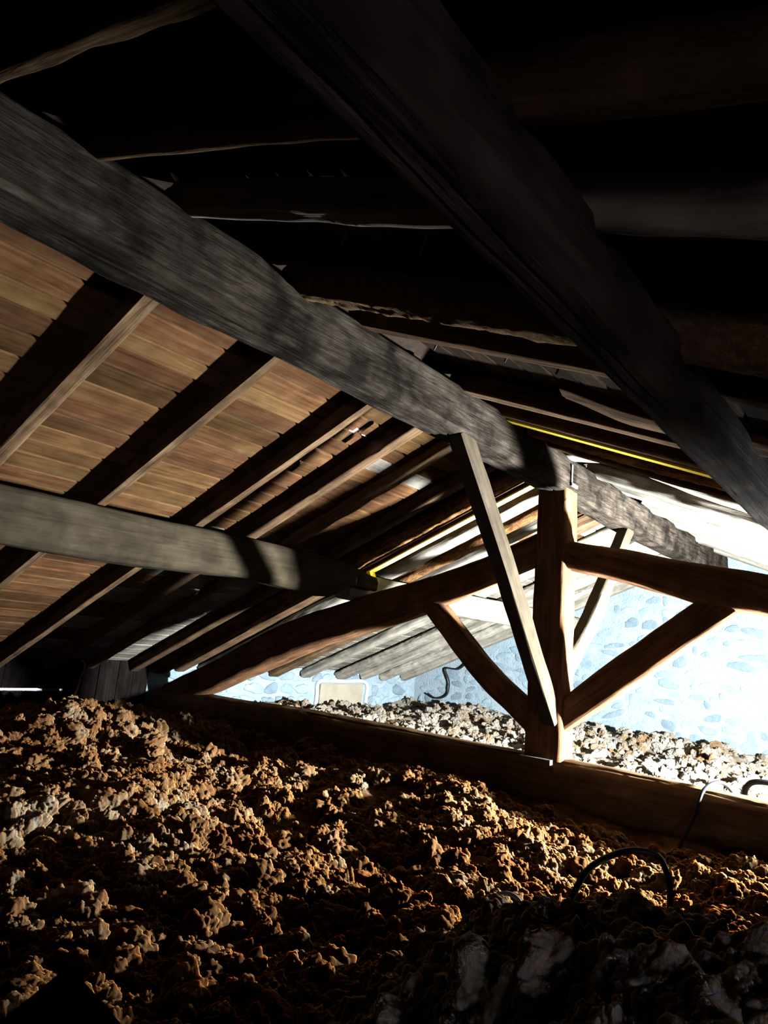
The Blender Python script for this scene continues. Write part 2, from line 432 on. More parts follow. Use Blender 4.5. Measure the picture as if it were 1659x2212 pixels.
def lay_planks(P, d, nrm, s_end, parent, edges_x, matfun, holes, rnd, breaks):
    s = 0.05; rows = []
    for e in edges_x:
        rows.append((s, e)); s = e
    while s < s_end-0.05:
        w = rnd.choice((0.145, 0.155, 0.165, 0.18)); rows.append((s, min(s+w, s_end+0.05))); s += w
    for ri, (a, b) in enumerate(rows):
        br = breaks(ri, rnd)
        cuts = []
        for h in holes:
            if h[0] < b and h[1] > a and (h[1]-h[0]) > 0.025:
                cuts.append((h[2]-0.004, h[3]+0.004))
        for y0, y1 in zip(br, br[1:]):
            segs = [(y0+0.002, y1-0.002)]
            for c0, c1 in cuts:
                ns = []
                for q0, q1 in segs:
                    if c1 <= q0 or c0 >= q1: ns.append((q0, q1))
                    else:
                        if c0-q0 > 0.05: ns.append((q0, c0))
                        if q1-c1 > 0.05: ns.append((c1, q1))
                segs = ns
            for q0, q1 in segs:
                thin = 0.0
                for h in holes:      # open joint beside the thin slits
                    if h[0]-0.03 < b < h[1]+0.03 and h[3] > q0 and h[2] < q1 and (h[1]-h[0]) <= 0.025: thin = 0.012
                key = matfun((a+b)/2, (q0+q1)/2)
                me = rnd.choice(PLANKS[key])
                o = bpy.data.objects.new('plank', me)
                C.objects.link(o); o.parent = parent
                wv = (b-a)-0.007-thin
                ctr = P((a+b)/2-thin/2, q0, RH+0.001+rnd.uniform(0, 0.006))
                Xv = Vector((0, 1, 0)); Zv = nrm; Yv = Zv.cross(Xv)
                R = Matrix((Xv, Yv, Zv)).transposed().to_4x4()
                o.matrix_world = Matrix.Translation(ctr) @ R @ Matrix.Diagonal((q1-q0, wv, 0.021, 1))
def breaks_l(ri, rnd):
    b1 = [2.98, 3.50, 3.50, 2.98][ri % 4]; b2 = [6.07, 7.3, 6.07, 6.7][ri % 4]; b0 = [0.7, 0.2][ri % 2]
    return [Y_NEAR, b0, b1, b2, Y_FAR]
def breaks_r(ri, rnd):
    b1 = [2.35, 3.35, 1.95][ri % 3]; b2 = [5.45, 6.4, 4.95][ri % 3]; b0 = [-0.6, 0.5][ri % 2]
    return [Y_NEAR, b0, b1, b2, Y_FAR]
ex = [(-RX*0 + (RX-x))/math.cos(A_L)-0.03 for x in (-2.44, -2.58, -2.745, -2.901, -3.049, -3.168, -3.315, -3.468, -3.61, -3.763, -3.90, -4.04, -4.17, -4.323)]
lay_planks(PL, dL, nL, SL_END, ceil_l, ex,
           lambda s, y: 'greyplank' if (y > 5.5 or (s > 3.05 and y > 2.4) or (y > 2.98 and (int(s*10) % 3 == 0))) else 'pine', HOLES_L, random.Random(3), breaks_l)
lay_planks(PR, dR, nR, SR_END, ceil_r, [], lambda s, y: 'greyplank' if y > 5.3 else 'pine' if 2.3 < y < 3.4 and s < 1.6 else 'shadeplank', [], random.Random(4), breaks_r)

# near-black boards lining the near eaves wall; the daylight slit shows through their joint
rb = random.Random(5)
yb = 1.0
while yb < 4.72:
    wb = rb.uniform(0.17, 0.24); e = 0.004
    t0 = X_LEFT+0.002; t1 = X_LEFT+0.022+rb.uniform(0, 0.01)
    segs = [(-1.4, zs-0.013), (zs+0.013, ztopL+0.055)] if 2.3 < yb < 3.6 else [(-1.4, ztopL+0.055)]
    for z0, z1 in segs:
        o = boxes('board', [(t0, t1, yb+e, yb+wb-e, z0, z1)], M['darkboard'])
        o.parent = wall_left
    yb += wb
# ------------------------------------------------------------------ stones of the walls
def stone_mesh(seed):
    r = random.Random(seed)
    n = r.choice((8, 9, 10, 11))
    ang = sorted((2*math.pi*(k+r.uniform(-0.3, 0.3))/n) for k in range(n))
    ph = [r.uniform(0, 6.28) for _ in range(3)]
    rad = [1+0.16*math.sin(2*a+ph[0])+0.12*math.sin(3*a+ph[1])+r.uniform(-0.10, 0.10) for a in ang]
    V = []
    for sc, z in ((1.0, -0.6), (0.97, 0.25), (0.72, 1.0)):
        for a, q in zip(ang, rad):
            V.append((0.5*sc*q*math.cos(a), 0.5*sc*q*math.sin(a), z+r.uniform(-0.1, 0.12)*(z > 0)))
    V.append((0, 0, 1.1))
    F = []
    for l in range(2):
        for k in range(n):
            F.append((l*n+k, l*n+(k+1) % n, (l+1)*n+(k+1) % n, (l+1)*n+k))
    for k in range(n): F.append((2*n+k, 2*n+(k+1) % n, 3*n))
    me = bpy.data.meshes.new('stone'); me.from_pydata(V, [], F); me.update()
    me.polygons.foreach_set('use_smooth', [True]*len(me.polygons))
    me.materials.append(M['stone'])
    return me
STONES = [stone_mesh(i) for i in range(10)]
def add_stone(parent, u, n, pos, w, h, d, rnd):
    o = bpy.data.objects.new('stone', rnd.choice(STONES)); C.objects.link(o); o.parent = parent
    X = Vector(u); Z = Vector(n); Y = Z.cross(X)
    a = rnd.uniform(-0.4, 0.4)
    R = Matrix((X, Y, Z)).transposed().to_4x4() @ Matrix.Rotation(a, 4, 'Z')
    o.matrix_world = Matrix.Translation(pos) @ R @ Matrix.Diagonal((w, h, d, 1))
rs = random.Random(21)
z = -1.12; cnt = 0
while z < 1.7:
    hrow = rs.uniform(0.11, 0.20)
    x = X_LEFT + rs.uniform(0.0, 0.15)
    while x < 0.3:
        w = rs.choice((0.10, 0.15, 0.2, 0.26, 0.36))*rs.uniform(0.85, 1.15)
        xc, zc = x+w/2, z+hrow/2+rs.uniform(-0.045, 0.045)
        roof = RZ+(xc-RX)*math.tan(A_L) if xc < RX else RZ-(xc-RX)*math.tan(A_R)
        if zc+hrow/2 < roof-0.02 and rs.random() < 0.86 and cnt < 298:
            add_stone(wall_front, (1, 0, 0), (0, -1, 0), (xc, Y_FAR, zc), w*rs.uniform(0.8, 1.05), hrow*rs.uniform(0.6, 1.1), rs.uniform(0.006, 0.018), rs); cnt += 1
        x += w+rs.uniform(0.0, 0.05)
    z += hrow+0.008
z = -1.15; cnt2 = 0
while z < ztopL+0.02:
    hrow = rs.uniform(0.13, 0.20); y = 4.85
    while y < Y_FAR-0.1:
        w = rs.uniform(0.16, 0.42)
        yc = y+w/2
        if not (7.55 < yc < 8.95 and z+hrow/2 < -0.6) and yc+w/2 < Y_FAR:
            add_stone(wall_left, (0, 1, 0), (1, 0, 0), (X_LEFT, yc, z+hrow/2), w*0.92, hrow*0.92, rs.uniform(0.02, 0.05), rs); cnt2 += 1
        y += w+rs.uniform(0, 0.03)
    z += hrow

# ------------------------------------------------------------------ ridge beam, purlins
ridge = beam('ridge_beam', [((-2.26,Y_NEAR,1.40),0.26,0.32), ((-2.285,0.5,1.435),0.24,0.32), ((-2.30,2.0,1.455),0.23,0.32), ((-2.30,3.4,1.465),0.23,0.30), ((-2.305,4.6,1.475),0.23,0.30),
                            ((-2.305,5.2,1.465),0.22,0.30), ((-2.30,6.4,1.455),0.22,0.31), ((-2.30,8.0,1.47),0.22,0.32), ((-2.30,Y_FAR,1.50),0.22,0.32)],
             M['oak_ridge'], sq=9, n=80, rings=260, wob=0.007, lump=0.012, seed=1,
             cracks=[(-0.05+2*math.pi, 5.4, 12.6, 0.016, 0.06), (-0.95+2*math.pi, 2.0, 6.4, 0.012, 0.05), (0.35, 4.2, 7.2, 0.010, 0.05), (4.5, 3.0, 8.2, 0.012, 0.06), (0.05, 1.0, 5.0, 0.02, 0.05)])
tag(ridge, 'massive weathered oak ridge beam running over the king post', 'beam', kind='thing')
br = boxes('iron_bracket', [(-2.192,-2.180,4.90,4.925,1.40,1.55), (-2.192,-2.175,4.90,5.02,1.375,1.40)], M['iron'])
br.parent = ridge; br.matrix_parent_inverse = ridge.matrix_world.inverted()
br['label'] = 'small dark iron bracket'

pl1 = beam('purlin', [((-4.30,Y_NEAR,0.57),0.27,0.33), ((-4.30,0.5,0.565),0.27,0.33), ((-4.30,2.4,0.555),0.27,0.36), ((-4.30,3.4,0.58),0.26,0.33), ((-4.29,4.1,0.565),0.25,0.36), ((-4.27,4.40,0.56),0.23,0.34), ((-4.25,4.62,0.60),0.20,0.20), ((-4.23,5.0,0.57),0.15,0.13)],
           M['oak_clean'], sq=4.5, n=56, rings=150, wob=0.004, lump=0.012, seed=2, cracks=[(4.4, 3.2, 7.0, 0.008, 0.05), (5.6, 2.2, 6.4, 0.006, 0.05)])
tag(pl1, 'long pale oak purlin under the plank slope ending on the principal rafter', 'beam', kind='thing')
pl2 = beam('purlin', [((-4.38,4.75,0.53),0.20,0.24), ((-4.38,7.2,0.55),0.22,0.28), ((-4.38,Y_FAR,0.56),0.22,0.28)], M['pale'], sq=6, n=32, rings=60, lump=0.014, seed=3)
tag(pl2, 'white-lit purlin behind the king post running to the stone gable', 'beam', kind='thing')
pr1 = beam('purlin', [((-0.575,Y_NEAR,0.84),0.125,0.21), ((-0.575,1.0,0.84),0.12,0.21), ((-0.578,3.0,0.84),0.118,0.21), ((-0.578,6.0,0.84),0.118,0.21), ((-0.578,Y_FAR,0.84),0.118,0.21)],
           M['oak'], sq=10, n=96, rings=240, wob=0.006, lump=0.010, seed=4, cracks=[(5.12+0.06, 1.5, 11.5, 0.030, 0.07), (4.62, 3.2, 6.6, 0.010, 0.06), (5.85, 4.0, 9.0, 0.014, 0.05), (6.1, 2.5, 7.0, 0.010, 0.05)])
tag(pr1, 'dark cracked oak purlin carrying the lower ends of the right rafters', 'beam', kind='thing')

# ------------------------------------------------------------------ truss
YT = 4.95
tie = beam('tie_beam', [((X_LEFT+0.02,YT,-0.90),0.30,0.30), ((-6.4,YT,-0.90),0.33,0.35), ((-5.0,YT,-0.885),0.34,0.38), ((-3.0,YT,-0.885),0.34,0.38), ((-1.4,YT,-0.895),0.34,0.38), ((-0.4,YT,-0.895),0.34,0.36), ((1.2,YT,-0.89),0.33,0.36), ((X_RIGHT-0.02,YT,-0.89),0.32,0.34)],
           M['tie'], sq=3.2, n=72, rings=240, wob=0.004, lump=0.02, seed=5, cracks=[(2.15, 2.5, 8.8, 0.022, 0.06), (2.75, 4.0, 6.5, 0.008, 0.05)])
tag(tie, 'heavy round-edged tie beam lying across the insulation under the king post', 'beam', kind='thing')
post = beam('king_post', [((-2.305,4.95,-0.715),0.24,0.30), ((-2.305,4.95,-0.55),0.24,0.29), ((-2.31,4.95,-0.1),0.25,0.27), ((-2.31,4.95,0.5),0.25,0.26), ((-2.31,4.95,0.9),0.25,0.26), ((-2.315,4.95,1.345),0.25,0.25)],
            M['truss'], up=(1,0,0), sq=9, n=56, rings=110, wob=0.008, lump=0.012, seed=6, cracks=[(3.35, 0.0, 0.55, 0.012, 0.05), (2.9, 0.7, 2.0, 0.006, 0.05)])
tag(post, 'upright square oak king post standing on the tie beam under the ridge', 'post', kind='thing')
pp = boxes('foot_plate', [(-2.45,-2.20,4.755,4.80,-0.735,-0.700)], M['iron']); pp.parent = post; pp.matrix_parent_inverse = post.matrix_world.inverted(); pp['label'] = 'dark flat plate at the post foot'
prl = beam('principal_rafter', [((-2.42,YT,0.89),0.20,0.24), ((-2.86,YT,0.715),0.20,0.22), ((-3.5,YT,0.475),0.21,0.28), ((-4.1,YT,0.31),0.22,0.34), ((-5.0,YT,0.035),0.23,0.36), ((-5.8,YT,-0.275),0.24,0.36), ((-6.5,YT,-0.57),0.24,0.33), ((-7.2,YT,-0.80),0.22,0.24)],
           M['truss'], sq=4, n=48, rings=140, wob=0.006, lump=0.02, seed=7, cracks=[(4.1, 1.0, 2.4, 0.01, 0.06)])
tag(prl, 'dark curved principal rafter sloping from king post down to the low eaves wall', 'beam', kind='thing')
prr = beam('principal_rafter', [((-2.20,YT,0.82),0.20,0.22), ((-1.79,YT,0.74),0.20,0.235), ((-1.4,YT,0.645),0.21,0.255), ((-1.09,YT,0.575),0.22,0.285), ((-0.81,YT,0.535),0.22,0.27), ((-0.40,YT,0.42),0.22,0.27), ((0.10,YT,0.22),0.24,0.42), ((0.6,YT,0.05),0.25,0.42), ((1.8,YT,-0.42),0.25,0.36), ((2.6,YT,-0.74),0.22,0.26)],
           M['truss'], sq=4, n=48, rings=120, wob=0.006, lump=0.016, seed=8)  # unseen lower end thickened to block lamp light from the right slope
tag(prr, 'dark heavy principal rafter leaving the king post towards the lamp side', 'beam', kind='thing')
stl = beam('strut', [((-3.52,4.94,0.46),0.14,0.19), ((-3.2,4.94,0.16),0.15,0.19), ((-2.82,4.94,-0.18),0.15,0.20), ((-2.40,4.94,-0.48),0.14,0.20)], M['truss'], sq=4.5, n=32, rings=60, lump=0.012, seed=9)
tag(stl, 'dark diagonal strut from king post foot up to the curved principal rafter', 'strut', kind='thing')
strr = beam('strut', [((-2.22,4.94,-0.42),0.14,0.20), ((-1.72,4.94,-0.02),0.15,0.22), ((-1.40,4.94,0.24),0.15,0.215), ((-1.06,4.94,0.50),0.15,0.21)], M['truss'], sq=4.5, n=32, rings=60, lump=0.014, seed=10)
tag(strr, 'dark diagonal strut from king post foot in front of the bright gable', 'strut', kind='thing')
brn = beam('brace', [((-2.25,3.36,1.36),0.11,0.15), ((-2.25,4.0,0.62),0.11,0.15), ((-2.25,4.86,-0.42),0.11,0.15)], M['brace'], sq=8, n=28, rings=60, wob=0.004, lump=0.008, seed=11)
tag(brn, 'pale straight brace leaning from king post up to the ridge on the dark side', 'strut', kind='thing')
brf = beam('brace', [((-2.26,5.02,-0.12),0.11,0.16), ((-2.28,5.65,0.42),0.11,0.16), ((-2.27,6.42,1.33),0.11,0.16)], M['brace'], sq=6, n=28, rings=60, wob=0.005, lump=0.014, seed=12)
tag(brf, 'brightly lit brace behind the king post rising to the ridge', 'strut', kind='thing')

# ------------------------------------------------------------------ rafters
ORD = ['first','second','third','fourth','fifth','sixth','seventh','eighth','ninth','tenth','eleventh','twelfth','thirteenth','fourteenth']
def rafter(side, y0, y1, mat, label, kind='sawn', depth=RH, s0=0.0, s1=None, sag=0.0, seed=0, prof=None):
    P, n, end = (PL, nL, SL_END-0.06) if side == 'L' else (PR, nR, SR_END-0.06)
    s1 = end if s1 is None else s1
    yc, w = (y0+y1)/2, (y1-y0)
    st = []
    prof = prof or [(0,0,0,1), (0.33,0.004,sag,1), (0.66,-0.004,sag*0.6,1), (1,0,0,1)]
    for t, dy, dh, ws in prof:
        st.append((P(s0+(s1-s0)*t, yc+dy, depth/2+dh-(depth-RH)), w*ws, depth*ws))
    args = dict(sawn=dict(sq=9, n=24, rings=60, wob=0.003, lump=0.004), rough=dict(sq=4, n=32, rings=110, wob=0.010, lump=0.012),
                log=dict(sq=2.6, n=36, rings=170, wob=0.010, lump=0.016, fuzz=0.010), branch=dict(sq=2.8, n=28, rings=110, wob=0.008, lump=0.022))[kind]
    o = beam('rafter', st, mat, up=n, seed=seed, **args)
    grp = 'rafters of the boarded slope with the pale purlin' if side == 'L' else 'rafters resting on the dark cracked purlin'
    tag(o, label, 'rafter', grp, 'thing')
    return o
LT = 'boarded left slope'
near_l = [(-1.55,-1.46),(-0.60,-0.50),(0.62,0.71),(1.40,1.50),(2.17,2.25),(2.95,3.03),(3.45,3.56),(3.92,4.02),(4.46,4.57)]
lab_l = ['smooth sawn rafter on the boarded slope, farthest of all from the gable',
 'smooth sawn rafter on the boarded slope, second farthest from the gable',
 'smooth sawn rafter on the boarded slope, third farthest from the gable',
 'wide grey rafter between bare pine planks, seventh from the king post',
 'grey straight rafter between two lit bays of pine planks',
 'reddish rafter beside the dark bay with daylight pinholes',
 'ochre straight-sawn rafter just past the daylight pinholes',
 'ragged split rafter just past the ochre sawn rafter',
 'brown sawn rafter beside the shaggy bark-covered rafter']
kinds = ['sawn']*7 + ['rough', 'sawn']
for i, ((a, b), lb, k) in enumerate(zip(near_l, lab_l, kinds)):
    rafter('L', a, b, M['rafter'], lb, k, seed=20+i, depth=RH if k == 'sawn' else 0.10)
rafter('L', 4.76, 4.99, M['bark'], 'thick shaggy bark-covered rafter beside the yellow-edged rafter', 'log', depth=0.13, seed=31)
yl = rafter('L', 5.07, 5.22, M['rafter'], 'rafter with a bright yellow strip along its underside, meeting the ridge above the king post', 'sawn', depth=0.10, seed=32)
def child_box_on(side, parent, name, s0, s1, y0, y1, h0, h1, mat, label):
    P = PL if side == 'L' else PR
    V = [P(s, y, h) for h in (h0, h1) for s, y in ((s0,y0),(s1,y0),(s1,y1),(s0,y1))]
    o = mesh_obj(name, V, [(0,3,2,1),(4,5,6,7),(0,1,5,4),(1,2,6,5),(2,3,7,6),(3,0,4,7)], mat)
    o.parent = parent; o.matrix_parent_inverse = parent.matrix_world.inverted(); o['label'] = label
    return o
child_box_on('L', yl, 'yellow_strip', 0.25, sL(-4.36), 5.085, 5.165, -0.026, -0.012, M['yellow'], 'bright yellow strip nailed along the rafter')
child_box_on('L', yl, 'yellow_strip', sL(-4.40), sL(-4.36), 5.085, 5.165, -0.13, -0.012, M['yellow'], 'short bent end of the yellow strip')
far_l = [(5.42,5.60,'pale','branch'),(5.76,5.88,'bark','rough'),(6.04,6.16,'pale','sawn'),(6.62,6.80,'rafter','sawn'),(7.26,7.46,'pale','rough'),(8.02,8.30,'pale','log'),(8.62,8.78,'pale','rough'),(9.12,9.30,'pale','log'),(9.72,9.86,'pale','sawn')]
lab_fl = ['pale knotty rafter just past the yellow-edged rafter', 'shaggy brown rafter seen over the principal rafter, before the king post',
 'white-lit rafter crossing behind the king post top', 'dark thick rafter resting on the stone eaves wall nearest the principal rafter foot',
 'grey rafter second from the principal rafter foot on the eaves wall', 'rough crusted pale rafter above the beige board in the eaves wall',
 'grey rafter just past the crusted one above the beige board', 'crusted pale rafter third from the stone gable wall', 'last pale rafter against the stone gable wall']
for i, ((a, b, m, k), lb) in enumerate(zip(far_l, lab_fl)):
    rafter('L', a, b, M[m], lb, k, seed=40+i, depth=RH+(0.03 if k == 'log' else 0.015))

# right slope
rr = [(-1.6,-1.5,'rafter','sawn','dark sawn rafter farthest from the gable above the dark purlin'),
      (-0.55,-0.45,'rafter','sawn','dark sawn rafter second farthest from the gable above the dark purlin'),
      (0.46,0.54,'rafter','rough','dark rough rafter third farthest from the gable above the dark purlin'),
      (0.84,0.92,'rafter','branch','knotty crooked branch-like rafter above the dark purlin'),
      (1.21,1.29,'pale','branch','pale peeled branch-like rafter above the dark purlin'),
      (1.84,2.00,'crust','log','crumbling worm-eaten rafter with ragged lit edge'),
      (2.30,2.41,'rafter','sawn','brown straight rafter just past the crumbling one'),
      (3.26,3.40,'rafter','sawn','brown straight rafter next to the yellow-edged one above the dark purlin'),
      (3.74,3.90,'rafter','sawn','yellow-edged brown rafter lying between ridge and dark purlin'),
      (4.10,4.28,'bark','log','flaky bark rafter just past the yellow-edged one above the dark purlin'),
      (4.46,4.60,'rafter','rough','plain brown rafter just before the arched rafter'),
      (5.42,5.56,'pale','rough','pale rafter first past the arched rafter'),
      (6.05,6.20,'pale','sawn','pale rafter second past the arched rafter'),
      (6.85,7.00,'pale','rough','pale rafter third past the arched rafter'),
      (7.70,7.84,'pale','sawn','pale rafter fourth past the arched rafter'),
      (8.55,8.70,'pale','rough','pale rafter second from the gable, above the lamp'),
      (9.40,9.55,'pale','sawn','pale rafter nearest the gable, above the lamp')]
R_OBJ = {}
for i, (a, b, m, k, lb) in enumerate(rr):
    o = rafter('R', a, b, M[m], lb, k, seed=60+i, depth=RH+(0.04 if m == 'crust' else 0.0 if k == 'sawn' else 0.012))
    R_OBJ[round(a, 2)] = o
child_box_on('R', R_OBJ[3.74], 'yellow_strip', 0.12, sR(-0.64), 3.83, 3.905, -0.014, 0.0, M['yellow'], 'bright yellow strip nailed along the rafter')
arch = rafter('R', 4.82, 5.04, M['pale'], 'bowed slab rafter arching clear of the ridge above the king post', 'rough', depth=0.10, seed=90,
              prof=[(0,0,-0.05,0.8), (0.03,0,-0.01,0.8), (0.07,0,0.03,0.8), (0.12,0,0.03,0.85), (0.2,0,0.0,1.0), (0.35,0,-0.02,1), (0.7,0,-0.01,1), (1,0,0,1)])
slab = beam('slab_board', [(PR(1.12,2.72,0.0),0.20,0.05), (PR(1.4,2.86,-0.01),0.26,0.055), (PR(2.0,2.92,0.0),0.22,0.05)], M['rafter'], up=nR, sq=5, n=32, rings=50, wob=0.012, lump=0.02, seed=91)
tag(slab, 'short ragged waney board hanging between rafters above the dark purlin', 'board', kind='thing')
# nails through the right sheathing
for (s, y, l) in ((0.42,2.56,0.10), (0.86,2.56,0.09), (1.13,2.58,0.09), (0.72,1.55,0.06), (1.1,1.57,0.06)):
    b0 = PR(s, y, RH-0.002); b1 = PR(s, y, RH-l)
    o = tube('nail', [b0, (b0+b1)/2+Vector((0.004,0,0)), b1], 0.0045, M['iron'], seg=6, per=3)
    o.parent = ceil_r; o.matrix_parent_inverse = ceil_r.matrix_world.inverted()

# ------------------------------------------------------------------ insulation heightfield
def h2(ix, iy, seed):
    ix = ix.astype(np.int64).astype(np.uint64); iy = iy.astype(np.int64).astype(np.uint64)
    v = ix*np.uint64(0x9E3779B97F4A7C15) ^ (iy*np.uint64(0xC2B2AE3D27D4EB4F)) ^ np.uint64(seed*7919+1)
    v ^= v >> np.uint64(29); v *= np.uint64(0xBF58476D1CE4E5B9); v ^= v >> np.uint64(32); v *= np.uint64(0x94D049BB133111EB); v ^= v >> np.uint64(29)
    return (v & np.uint64(0xFFFFFF)).astype(np.float64)/float(0xFFFFFF)
def vnoise(x, y, sc, seed):
    x = x/sc; y = y/sc
    ix, iy = np.floor(x), np.floor(y); fx, fy = x-ix, y-iy
    fx = fx*fx*(3-2*fx); fy = fy*fy*(3-2*fy)
    a = h2(ix, iy, seed); b = h2(ix+1, iy, seed); c = h2(ix, iy+1, seed); d = h2(ix+1, iy+1, seed)
    return (a*(1-fx)+b*fx)*(1-fy)+(c*(1-fx)+d*fx)*fy-0.5
def domes(x, y, sc, seed):
    x = x/sc; y = y/sc
    ix, iy = np.floor(x), np.floor(y)
    d = np.full_like(x, 9.0)
    for dx in (-1, 0, 1):
        for dy in (-1, 0, 1):
            cx, cy = ix+dx, iy+dy
            px = cx+h2(cx, cy, seed); py = cy+h2(cx, cy, seed+1)
            d = np.minimum(d, ((x-px)**2+(y-py)**2)*(0.7+0.6*h2(cx, cy, seed+2)))
    return (1-np.minimum(d, 1.0))*sc
def insul_z(X, Y):
    g = lambda cx, cy, sx, sy, a: a*np.exp(-((X-cx)/sx)**2-((Y-cy)/sy)**2)
    z = np.full_like(X, -1.20)
    z += g(-6.3, 3.5, 1.3, 0.75, 0.27) + g(-6.15, 3.95, 0.28, 0.35, 0.06) + g(-4.4, 2.2, 1.2, 0.5, 0.10)
    mk = np.exp(-(((X+0.30)/0.86)**2+((Y-1.85)/0.60)**2)**2)
    z += mk*(0.36+0.17*(2.2-Y))
    z += g(-3.4, 2.0, 1.0, 0.5, 0.05)
    z += 0.05*np.clip((Y-5.6)/1.0, 0, 1) + 0.10*np.clip((Y-8.6)/1.5, 0, 1)
    z += 0.05*np.clip(-(X+6.2)/1.0, 0, 1)*(Y > 5)
    z += 0.14*np.exp(-((Y-4.95)/0.30)**2) + 0.06*np.exp(-((Y-4.0)/0.8)**4)*np.clip((X+4.5)/1.0, 0, 1)
    # domain warp so clumps are irregular
    wx = X + 0.05*vnoise(X, Y, 0.11, 5) + 0.02*vnoise(X, Y, 0.04, 6); wy = Y + 0.05*vnoise(X, Y, 0.11, 8) + 0.02*vnoise(X, Y, 0.04, 9)
    z += 0.16*vnoise(X, Y, 0.75, 1) + 0.08*vnoise(X, Y, 0.33, 2)
    amp = 0.75 + 0.5*(vnoise(X, Y, 0.9, 77)+0.3) - 0.25*np.clip((X+2.6)/1.2, 0, 1)*(Y > 2.6)
    z += amp*(0.24*domes(wx, wy, 0.26, 10) + 0.36*domes(wx, wy, 0.12, 20) + 0.36*domes(wx, wy, 0.055, 30))
    return z
def patch(x0, x1, y0, y1, st, V, Fq):
    nx, ny = int(round((x1-x0)/st))+1, int(round((y1-y0)/st))+1
    gx, gy = np.meshgrid(np.linspace(x0, x1, nx), np.linspace(y0, y1, ny), indexing='ij')
    gz = insul_z(gx, gy)
    jx = 0.012*vnoise(gx, gy, 0.05, 51); jy = 0.012*vnoise(gx, gy, 0.05, 52)
    edge = np.ones_like(gx); edge[0, :] = edge[-1, :] = 0; edge[:, 0] = edge[:, -1] = 0
    base = sum(len(v) for v in V)
    V.append(np.stack([gx+jx*edge, gy+jy*edge, gz], -1).reshape(-1, 3))
    i, j = np.meshgrid(np.arange(nx-1), np.arange(ny-1), indexing='ij')
    a = (i*ny+j).reshape(-1)+base
    Fq.append(np.stack([a, a+ny, a+ny+1, a+1], -1))
V, Fq = [], []
patch(-5.0, 0.6, 0.7, 5.0, 0.0125, V, Fq)
patch(-7.40, -5.0, 0.7, 5.0, 0.018, V, Fq)
patch(-7.40, 0.6, 5.0, 10.2, 0.024, V, Fq)
patch(-7.40, 0.6, Y_NEAR, 0.7, 0.05, V, Fq)
patch(0.6, 2.75, Y_NEAR, 10.2, 0.05, V, Fq)
V = np.concatenate(V); Fq = np.concatenate(Fq)
# clumps lying on the field: loose points of the same mesh, each carrying one cauliflower-like clump (geometry nodes)
rg = np.random.RandomState(4)
def clump_mesh(k):
    r = np.random.RandomState(100+k)
    b = bmesh.new(); bmesh.ops.create_icosphere(b, subdivisions=5, radius=1.0)
    m = bpy.data.meshes.new('clump'); b.to_mesh(m); b.free()
    co = np.empty(len(m.vertices)*3); m.vertices.foreach_get('co', co); p = co.reshape(-1, 3); p /= np.linalg.norm(p, axis=1)[:, None]
    h = np.ones(len(p))
    for n, a in ((7, 0.34), (26, 0.26), (110, 0.15), (420, 0.085)):
        q = r.normal(size=(n, 3)); q /= np.linalg.norm(q, axis=1)[:, None]; w = r.uniform(0.7, 1.4, n)
        d0 = 2.2/math.sqrt(n)
        pw = p + 0.25*d0*np.stack([np.sin(p[:, (c+1) % 3]*5/d0*0.6+k) for c in range(3)], -1)
        d = np.full(len(p), 9.0)
        for c in range(0, n, 60):
            dd = ((pw[:, None, :]-q[None, c:c+60, :])**2).sum(-1)*w[None, c:c+60]
            d = np.minimum(d, dd.min(1))
        h += a*(1-np.minimum(d/(d0*d0), 1.0))
    h -= 0.35
    m.vertices.foreach_set('co', (p*h[:, None]).ravel())
    m.polygons.foreach_set('use_smooth', np.ones(len(m.polygons), dtype=bool))
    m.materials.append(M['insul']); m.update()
    return m
CLUMPS = bpy.data.collections.new('clump_shapes')
for k in range(6):
    CLUMPS.objects.link(bpy.data.objects.new('clump_shape_%d' % k, clump_mesh(k)))
PT, PS, PRt = [], [], []
def scatter(n, x0, x1, y0, y1, rmin, rmax, pw=2.0, lift=0.0):
    x = rg.uniform(x0, x1, n); y = rg.uniform(y0, y1, n)
    # gathered in drifts rather than spread evenly
    dens = vnoise(x, y, 0.5, 91)+vnoise(x, y, 0.2, 92)
    ok = dens > rg.uniform(-0.75, 0.35, n); x, y = x[ok], y[ok]; n = len(x)
    r = rmin+(rmax-rmin)*rg.rand(n)**pw
    z = insul_z(x, y)+r*rg.uniform(-0.35, 0.30, n)+lift
    PT.append(np.stack([x, y, z], -1))
    sc = r[:, None]*rg.uniform(0.8, 1.25, (n, 3)); sc[:, 2] *= 0.8
    PS.append(sc); PRt.append(rg.uniform(0, 2*np.pi, (n, 3)))
scatter(15000, -4.2, 0.55, 0.75, 4.55, 0.018, 0.085)
scatter(900, -1.15, 0.5, 1.25, 2.5, 0.03, 0.10, 1.5)
scatter(4500, -7.3, -4.2, 0.9, 4.7, 0.025, 0.10)
scatter(6500, -7.3, 0.5, 5.25, 10.1, 0.02, 0.09)
PT = np.concatenate(PT); PS = np.concatenate(PS); PRt = np.concatenate(PRt)
NF = len(V)
V = np.concatenate([V, PT])
LOOPS = Fq.ravel(); TOT = np.full(len(Fq), 4); START = np.arange(0, len(LOOPS), 4)
me = bpy.data.meshes.new('insulation')
me.vertices.add(len(V)); me.vertices.foreach_set('co', V.astype(np.float32).ravel())
me.loops.add(len(LOOPS)); me.loops.foreach_set('vertex_index', LOOPS.astype(np.int32))
me.polygons.add(len(TOT)); me.polygons.foreach_set('loop_start', START.astype(np.int32)); me.polygons.foreach_set('loop_total', TOT.astype(np.int32))
me.update(calc_edges=True)
me.polygons.foreach_set('use_smooth', np.ones(len(TOT), dtype=bool))
me.materials.append(M['insul'])
